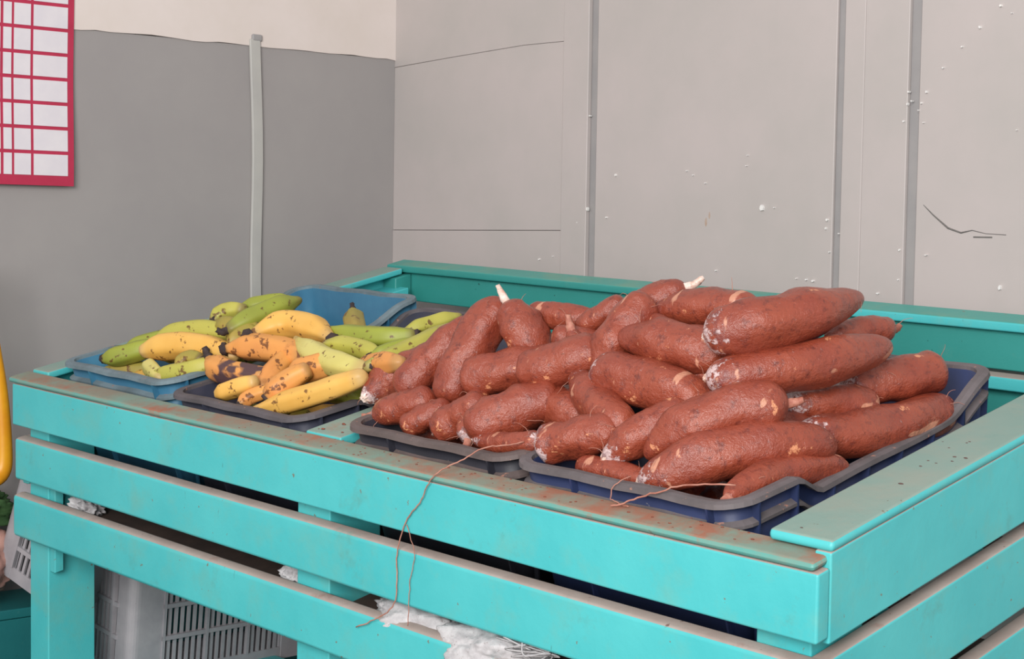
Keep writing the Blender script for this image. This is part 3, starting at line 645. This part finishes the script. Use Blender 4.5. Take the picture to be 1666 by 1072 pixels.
CL = {  # label, ends with white wax or flesh, ends with a stalk
1: ('short dark cassava root with white cut tip at far left, over the divider', 'a', ''),
2: ('cassava root sloping down left, directly right of the white-tipped far left root', '', ''),
3: ('long thick cassava root leaning steeply up beside the plantains, blunt end downwards', '', ''),
4: ('small stubby cassava root at the left front corner of the black crate', 'a', 'a'),
5: ('upright fat cassava root with a white stalk on the left crest of the pile', '', 'B'),
6: ('cassava root lying flat along the left crest, right of the one with a white stalk', '', ''),
7: ('smooth blunt cassava root lying level in the middle of the left half', '', ''),
8: ('cassava root with an orange scrape, end to end with the smooth blunt one', '', ''),
81: ('tiny waxy cassava tip with a stub poking up at mid pile', 'a', 'a'),
82: ('shaded cassava root filling the gap behind the tiny waxy tip', '', ''),
83: ('shaded cassava root in the gap above the arched one', '', ''),
9: ('plump cassava root low in the left half, above the black crate front rim', '', ''),
10: ('rounded cassava root between the plump low one and the frayed pointed one', 'a', ''),
11: ('cassava root with frayed neck and white sliver, slanting down right at mid pile', 'a', 'A'),
12: ('egg-shaped cassava root with white cut face at the joint of the two cassava crates', 'A', ''),
13: ('cassava root with torn ochre end just behind the black crate front rim', 'a', ''),
14: ('small cassava root tucked low behind the black crate rim, near its left corner', '', ''),
15: ('cassava root trailing a long hair over the front board of the stand', 'a', 'a'),
16: ('thin dark cassava root with white waxy ends along the black crate front rim', 'ab', ''),
17: ('tapering cassava root pointing down with a stubby tail, under the crest', '', 'a'),
18: ('small brown cassava root half hidden on the crest, left of the tapering one', '', ''),
19: ('peeled-looking topmost cassava root with a thin straw stalk at the crest', '', 'B'),
20: ('cassava root with white waxy left end, lying behind the largest top root', 'a', ''),
21: ('largest cassava root, on top at the right, its narrow end raised', 'a', ''),
22: ('short scaly orange-brown cassava root jutting out at the far right top', '', 'b'),
23: ('pear-shaped cassava root with narrow left end, below the crest', '', ''),
24: ('finger-sized cassava stub wedged under the crest beside the tapering root', '', ''),
25: ('cassava root with speckled waxy left end in the centre of the right half', 'a', ''),
26: ('long cassava root with peeled orange patch, directly below the largest one', 'a', ''),
27: ('shaded cassava root deep in the gap below the pear-shaped one', '', ''),
28: ('stout cassava root with white spot, nearest the raised back corner of the navy crate', 'a', ''),
29: ('cassava root with dark glossy crooked neck, lying at the right side', 'A', 'a'),
30: ('long cassava root lying along the right side rim of the navy crate', 'a', ''),
31: ('arched cassava root with pale peeled patch near its right end', '', 'b'),
32: ('long smooth cassava root across the front of the navy crate', 'a', ''),
33: ('cassava root with torn white fibrous end at the front of the navy crate', 'A', 'a'),
34: ('orange-toned cassava root sunk in the right front corner of the navy crate', '', 'a'),
35: ('low dark cassava root lying just behind the navy crate front rim', '', ''),
36: ('slim cassava root sandwiched between the arched one and the long smooth one', '', ''),
}
PL = {  # skin, label, ends with a dried tip, ends with a stem
1: ('y', 'bright yellow arched plantain on top of the heap with black tips', 'ab', ''),
2: ('o', 'orange-yellow speckled plantain lying just below the topmost yellow one', 'a', ''),
3: ('p', 'pale yellow-green plantain slanting down right with a black stem', '', 'b'),
4: ('y', 'yellow plantain lying along the front rim of the charcoal crate', '', ''),
5: ('o', 'overripe plantain pointing its black tip forward, low in the charcoal crate', 'a', ''),
6: ('o', 'brownish plantain with round black tip facing out, beside the pale green one', 'a', ''),
7: ('o', 'rotting plantain with black stem and dark shrivelled patch', '', 'a'),
8: ('y', 'small yellow plantain end at the left corner inside the charcoal crate', '', ''),
9: ('y', 'large yellow plantain lying level in the blue crate', '', ''),
10: ('l', 'brown-streaked plantain behind the large yellow one in the blue crate', '', ''),
11: ('g', 'green plantain with black tip at the far left of the blue crate', 'a', ''),
12: ('g', 'green plantain along the left back of the blue crate', '', ''),
13: ('p', 'pale split plantain tip standing at the blue crate front rim', '', ''),
14: ('l', 'yellowish plantain lying low behind the blue crate front rim', '', ''),
15: ('v', 'short curled olive plantain at the right front of the blue crate', 'b', ''),
16: ('g', 'large green plantain rising to the right at the top of the heap', '', 'a'),
17: ('l', 'blunt pale plantain end with crumbled black tip, highest at the left', 'a', ''),
18: ('v', 'dark olive plantain under the green ones at the top', '', ''),
19: ('g', 'slim green plantain behind the large rising green one', '', ''),
20: ('g', 'long green plantain with black tip lying level, right of the topmost yellow one', 'b', ''),
21: ('l', 'thin yellow-green plantain furthest back beside the cassava', '', ''),
22: ('l', 'speckled yellow-green plantain under the long green one', '', ''),
23: ('l', 'long speckled plantain reaching up beside the leftmost cassava roots', '', ''),
24: ('v', 'plantain standing on end with its pointed black tip up', '', 'a'),
25: ('v', 'small olive plantain squeezed left of the topmost yellow one', '', ''),
26: ('g', 'short green plantain with curled dark end, in the middle right of the heap', 'a', ''),
27: ('o', 'brown-orange plantain end showing between the front yellow one and the cassava', '', ''),
28: ('o', 'reddish-brown overripe plantain deep in the charcoal crate', '', ''),
29: ('o', 'small withered plantain end behind the charcoal crate front rim', 'a', ''),
}

for i, (k, P, r, ta, tb) in enumerate(CAS):
    lab, white, stalk = CL[k]
    cassava(k, P, r, ta, tb, lab, white, stalk)
for i, (k, P, r, ta, tb) in enumerate(PLA):
    kd, lab, tips, stem = PL[k]
    plantain(k, P, r, ta, tb, kd, lab, tips, stem, rot=(k == 7), group='plantains heaped in the two left crates')
# roots and plantains that fill the crates below the visible layer
rnd = random.Random(5)
fill = [(-0.53, 0.20, -0.09), (-0.40, 0.28, -0.09), (-0.27, 0.22, -0.09), (-0.52, 0.42, -0.09), (-0.38, 0.52, -0.09), (-0.27, 0.44, -0.085),
        (-0.50, 0.34, 0.0), (-0.38, 0.40, 0.01), (-0.46, 0.50, 0.0), (-0.42, 0.24, -0.02), (-0.31, 0.34, -0.0), (-0.46, 0.40, 0.08),
        (-0.95, 0.20, -0.09), (-0.82, 0.28, -0.09), (-0.70, 0.22, -0.09), (-0.94, 0.42, -0.09), (-0.80, 0.52, -0.09), (-0.70, 0.44, -0.09),
        (-0.88, 0.30, 0.0), (-0.76, 0.36, 0.02), (-0.84, 0.44, 0.04), (-0.70, 0.28, 0.02), (-0.62, 0.36, 0.09), (-0.90, 0.22, -0.02)]
for i, (x, y, z) in enumerate(fill):
    a = rnd.uniform(0, 3.14); L = 0.075; d = Vector((math.cos(a), math.sin(a), 0)) * L
    c = Vector((x, y, z)); c.x = max(min(c.x, -0.29), -0.93) if -0.6 > x or x > -0.2 else c.x
    cassava(200 + i, [c - d, c + Vector((0, 0, 0.006)), c + d], 0.032, 0.7, 0.8, 'cassava root buried low in the crates, under the visible pile', '', '', group='cassava roots buried in the crates')
fillp = [(-1.50, 0.22, -0.06), (-1.36, 0.26, -0.06), (-1.28, 0.40, -0.03), (-1.42, 0.40, -0.03), (-1.50, 0.42, 0.02), (-1.34, 0.5, 0.0), (-1.28, 0.24, 0.0), (-1.42, 0.2, -0.01), (-1.30, 0.32, 0.04), (-1.46, 0.32, 0.04), (-1.52, 0.14, -0.05), (-1.33, 0.15, -0.04),
         (-1.95, 0.17, -0.01), (-1.86, 0.16, -0.02), (-1.76, 0.16, -0.02), (-1.92, 0.24, 0.02), (-1.80, 0.24, 0.02), (-1.94, 0.25, -0.05), (-1.80, 0.28, -0.04), (-1.76, 0.42, -0.02), (-1.90, 0.40, -0.03), (-1.82, 0.20, -0.02), (-1.74, 0.34, 0.04), (-1.86, 0.32, 0.02)]
for i, (x, y, z) in enumerate(fillp):
    a = rnd.uniform(0, 3.14); d = Vector((math.cos(a), math.sin(a), 0)) * 0.08; c = Vector((x, y, z))
    plantain(200 + i, [c - d, c + Vector((0.01, 0.01, 0.008)), c + d], 0.021, 0.4, 0.5, 'vygl'[i % 4], 'plantain buried low in the left crates, under the visible heap', '', '', group='plantains buried in the crates')
# ---------------------------------------------------------------- below and beside the stand
GREYP = plain_mat('grey_crate_plastic', (168, 164, 168), (150, 147, 152), 0.5, 12, 0.1, speck=(140, 130, 128), speck_t=0.7)
def slotted_crate(loc, rz, tilt, w, d, h, label):
    rot = Matrix.Rotation(rz, 3, 'Z') @ Matrix.Rotation(tilt, 3, 'Y')
    e = empty('slotted_crate', Vector(loc), rot); tag(e, label, 'crate')
    post = 0.055; th = 0.008
    for sx in (-1, 1):
        for sy in (-1, 1):                   # rounded corner panels
            mb = MB(); V = []; R = 0.022; cx, cy = sx * (w / 2 - R), sy * (d / 2 - R); prof = [(sx * (w / 2 - post), sy * d / 2)]
            for k in range(7):
                a = math.pi / 2 * (1 - k / 6); prof.append((cx + sx * R * math.cos(a), cy + sy * R * math.sin(a)))
            prof.append((sx * w / 2, sy * (d / 2 - post * 1.5)))
            n = len(prof)
            for z in (0, h):
                for q in (1.0, 0.0):
                    for (x, y) in prof:
                        V.append((x - (sx * th if q == 0.0 else 0), y - (sy * th if q == 0.0 else 0), z))
            F = []
            for i in range(n - 1):
                F += [(i, i + 1, 2 * n + i + 1, 2 * n + i), (n + i + 1, n + i, 3 * n + i, 3 * n + i + 1), (i + 1, i, n + i, n + i + 1), (2 * n + i, 2 * n + i + 1, 3 * n + i + 1, 3 * n + i)]
            F += [(0, 2 * n, 3 * n, n), (n - 1, 2 * n - 1, 4 * n - 1, 3 * n - 1)]
            mb.add(V, F); o = mb.build('corner_panel', GREYP, e); 
    def grille(horiz, s):
        mb = MB(); L = (w if horiz else d) / 2 - post * (1.0 if horiz else 1.5); D = (d if horiz else w) / 2
        def bx(a0, a1, z0, z1, t0=0.001, t1=0.006):
            b0, b1 = sorted((s * (D - t0), s * (D - t1)))
            if horiz: mb.box(a0, a1, b0, b1, z0, z1)
            else: mb.box(b0, b1, a0, a1, z0, z1)
        rows = 4; band = 0.010
        bx(-L, L, 0.0, 0.030); bx(-L, L, h - 0.03, h)
        for r in range(1, rows): z = 0.03 + (h - 0.06) * r / rows; bx(-L, L, z - band / 2, z + band / 2, -0.003, 0.008)
        k = 0; a = -L
        while a < L:
            big = k % 7 == 0; ww = 0.007 if big else 0.0075; bx(a, min(L, a + ww), 0.03, h - 0.03, -0.004 if big else 0.002, 0.007); a += 0.0165; k += 1
        mb.build('side_grille', GREYP, e, weld=0)
    for s in (-1, 1): grille(True, s); grille(False, s)
    mb = MB(); mb.box(-w / 2 + 0.01, w / 2 - 0.01, -d / 2 + 0.01, d / 2 - 0.01, 0.0, 0.006); mb.build('crate_floor', GREYP, e)
    for (a, b, c, g) in ((-w/2 - .006, w/2 + .006, -d/2 - .006, -d/2 + .006), (-w/2 - .006, w/2 + .006, d/2 - .006, d/2 + .006), (-w/2 - .006, -w/2 + .006, -d/2 + .006, d/2 - .006), (w/2 - .006, w/2 + .006, -d/2 + .006, d/2 - .006)):
        mb = MB(); mb.box(a, b, c, g, h - 0.004, h + 0.010); mb.build('top_rim', GREYP, e, bevel=0.002)
    return e
slotted_crate((-2.165, 0.345, H0 - 0.604), 0.06, 0.11, 0.25, 0.50, 0.36, 'grey slotted plastic crate on the bottom shelf beside the left front leg')
slotted_crate((-2.245, 0.02, H0 - 0.405), 0.30, 0.36, 0.22, 0.15, 0.26, 'grey slotted plastic crate leaning outside the left end of the stand')
bench = empty('plank_bench', Vector((-2.34, -0.3, 0.0)))
tag(bench, 'low dark teal plank bench against the left wall behind the crates', 'bench')
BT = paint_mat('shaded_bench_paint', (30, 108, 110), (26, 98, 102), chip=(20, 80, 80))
for k in range(4):
    z1 = H0 - 0.475 - k * 0.1175; mb = MB(); mb.box(0.08, 0.10, -1.6, 1.3, max(0.0, z1 - 0.1145), z1); mb.build('face_plank', BT, bench, bevel=0.003)
mb = MB(); mb.box(-0.095, 0.102, -1.6, 1.3, H0 - 0.474, H0 - 0.452); mb.build('bench_top', BT, bench, bevel=0.003)
def lump(name, loc, size, mat, label, cat, seed, amp=0.35, freq=2.6, group=None, rot=0.0):
    bm = bmesh.new(); bmesh.ops.create_icosphere(bm, subdivisions=5, radius=1.0)
    for v in bm.verts:
        n = v.co.normalized(); q = 1 + amp * (noise.noise(n * freq + Vector((seed, 0, 0)))) + amp * 0.55 * abs(noise.noise(n * freq * 3.1 + Vector((0, seed, 0)))) + amp * 0.15 * noise.noise(n * 14)
        v.co = Vector((n.x * size[0] * q, n.y * size[1] * q, max(-0.6, n.z) * size[2] * q))
    me = bpy.data.meshes.new(name); bm.to_mesh(me); bm.free(); me.polygons.foreach_set('use_smooth', [True] * len(me.polygons))
    o = put(name, me, None, [mat]); o.location = loc; o.rotation_euler = (0, 0, rot)
    return tag(o, label, cat, group)
YEL = plain_mat('yellow_orange_plastic', (236, 166, 30), (226, 148, 24), 0.4, 15, 0.05)
GRN = plain_mat('dark_green_cloth', (62, 96, 52), (44, 76, 40), 0.8, 25, 0.5)
PNK = plain_mat('faded_pink_cloth', (196, 150, 138), (180, 134, 124), 0.8, 25, 0.3)
mb = MB(); P = catmull([(0.0, -0.085, 0.38), (0.0, -0.065, 0.22), (0.0, -0.045, 0.08), (0.0, -0.038, -0.05), (0.0, -0.045, -0.10), (0.0, -0.075, -0.118)], 6)
tube(P, [0.013 + 0.009 * smooth01(i / len(P) * 1.2) for i in range(len(P) - 3)] + [0.018, 0.013, 0.006], 12, mb)
o = mb.build('yellow_strap', YEL, None, smooth=True); o.location = (-2.32, -0.018, H0 - 0.05)
tag(o, 'yellow-orange plastic strap hanging against the left wall at the photo edge', 'strap')
lump('green_bundle', (-2.345, -0.14, H0 - 0.235), (0.075, 0.10, 0.055), GRN, 'dark green bundle beneath the yellow strap, left of the stand', 'bundle', 3.3)
lump('pink_bundle', (-2.345, -0.15, H0 - 0.36), (0.09, 0.115, 0.10), PNK, 'faded pink bundle on the low bench under the green one', 'bundle', 8.1, 0.2)
SACK = plain_mat('white_sack_plastic', (206, 203, 204), (180, 176, 178), 0.5, 40, 0.6, speck=(150, 140, 138), speck_t=0.64)
def at(x, y, z): return B0 + K((x, y, z))
lump('plastic_sack', at(-0.835, 0.062, -0.262), (0.105, 0.050, 0.036), SACK, 'crumpled white sack on the bottom front slat below the hanging root strand', 'sack', 1.2, 0.28, 1.6, rot=0.05)
lump('plastic_sack', at(-0.640, 0.055, -0.266), (0.110, 0.062, 0.046), SACK, 'white sack with a torn flap showing between the lower slats, right of the other', 'sack', 5.7, 0.30, 1.7, rot=0.05)
lump('plastic_sack', at(-1.175, 0.075, -0.258), (0.030, 0.03, 0.030), SACK, 'scrap of white sack beside the middle leg, between the lower slats', 'sack', 2.9, 0.6, 3)
mb = MB(); rnd = random.Random(21)
for k in range(7):
    P = [Vector((rnd.uniform(-.06, .06), rnd.uniform(-.03, .02), rnd.uniform(-.004, .03))) for i in range(5)]; tube(catmull(P, 6), 0.0012, 5, mb)
o = mb.build('string_tangle', SACK, None, smooth=True); o.location = at(-0.53, 0.03, -0.238); tag(o, 'tangle of white string on the bottom front slat', 'string', kind='stuff')
lump('plastic_sack', at(-1.93, 0.070, -0.262), (0.035, 0.03, 0.030), SACK, 'white scrap standing in for the grey crate rim beside the left front leg', 'sack', 6.9, 0.6, 3)  # sack-plastic lump stands in for the slotted crate's hidden toothed rim
# long root strands
def strand(pts, rad, label):
    c = catmull([Vector(p) for p in pts], 6); mb = MB(); rnd = random.Random(len(pts))
    c = [p + Vector((rnd.uniform(-1, 1), 0, rnd.uniform(-1, 1))) * 0.0012 for p in c]
    tube([MX * p.x + MY * p.y + Vector((0, 0, p.z)) for p in c], rad, 6, mb); o = mb.build('root_strand', HAIR, None, smooth=True); o.location = B0
    return tag(o, label, 'root')
o = strand([(-0.62, 0.09, 0.052), (-0.64, 0.065, 0.052), (-0.668, 0.046, 0.048), (-0.690, 0.020, 0.034), (-0.712, -0.002, 0.022), (-0.735, -0.006, 0.000), (-0.757, -0.005, -0.035), (-0.792, -0.004, -0.072), (-0.812, -0.004, -0.127), (-0.811, -0.004, -0.161), (-0.817, -0.005, -0.207), (-0.857, -0.006, -0.238), (-0.913, -0.006, -0.265)], 0.0011, 'long thin root strand hanging from the pile down over the front slats')
o2 = strand([(-0.790, -0.004, -0.075), (-0.769, -0.004, -0.119), (-0.778, -0.004, -0.155), (-0.782, -0.004, -0.200), (-0.78, -0.006, -0.235)], 0.0007, '')
o2.name = 'side_strand'; o2.parent = o; o2.location = (0, 0, 0)
del o2['category']
strand([(-0.20, 0.085, 0.052), (-0.26, 0.060, 0.052), (-0.305, 0.040, 0.040), (-0.345, 0.032, 0.024), (-0.37, 0.02, 0.0165)], 0.0013, 'reddish knotted root strand over the navy crate front rim')
strand([(-0.370, 0.060, 0.046), (-0.385, 0.044, 0.038), (-0.390, 0.040, 0.020), (-0.375, 0.035, 0.0165), (-0.345, 0.03, 0.0165)], 0.0008, 'fine pale root hair looping over the navy crate front rim')
# crumbs of red soil and bark
SOIL = plain_mat('red_soil_crumbs', (150, 84, 64), (120, 62, 48), 0.95, 80, 0.4)
DKS = plain_mat('dark_crumbs', (104, 70, 66), (84, 62, 58), 0.9, 60, 0.4)
def crumbs(spots, mat, label, seed):
    mb = MB(); rnd = random.Random(seed)
    for (x, y, z, s) in spots:
        c = K((x, y, z)); V = []; a0 = rnd.uniform(0, 6)
        k = 7
        for q, zz in ((1.0, 0.0), (0.75, 0.35), (0.3, 0.5)):
            for i in range(k): a = a0 + 6.283 * i / k; rr = s * q * rnd.uniform(0.7, 1.2); V.append(c + Vector((math.cos(a) * rr * 1.5, math.sin(a) * rr, zz * s)))
        F = [(i, (i + 1) % k, k + (i + 1) % k, k + i) for i in range(k)] + [(k + i, k + (i + 1) % k, 2 * k + (i + 1) % k, 2 * k + i) for i in range(k)] + [tuple(2 * k + i for i in range(k)), tuple(range(k - 1, -1, -1))]
        mb.add(V, F)
    o = mb.build('soil_crumbs', mat, None, smooth=True, weld=0); o.location = B0; tag(o, label, 'soil', kind='stuff')
rnd = random.Random(3)
sp_ = [(rnd.uniform(-1.3, -0.1), rnd.uniform(0.004, 0.046), 0.0125, rnd.uniform(0.001, 0.0022)) for i in range(70)]
crumbs(sp_, SOIL, 'crumbs of red soil strewn along the front edge plank', 1)
crumbs([(rnd.uniform(-1.12, -1.05), rnd.uniform(0.06, 0.25), 0.0125, rnd.uniform(0.001, 0.004)) for i in range(14)], SOIL, 'clods of red soil on the divider plank by the black crate', 2)
crumbs([(-0.043, 0.331, 0.031, .0016), (-0.034, 0.364, 0.031, .0022), (-0.062, 0.394, 0.031, .0014), (-0.051, .423, .031, .0016), (-.028, .347, .031, .0018), (-.018, .366, .031, .0026), (-.055, .311, .031, .002), (-.050, .429, .031, .0016), (-.084, .413, .031, .0013), (-.062, .048, .031, .0016), (-.04, .24, .031, .0028), (-0.058, 0.335, 0.031, .0018)], DKS, 'dark crumbs scattered on the right side plank', 3)
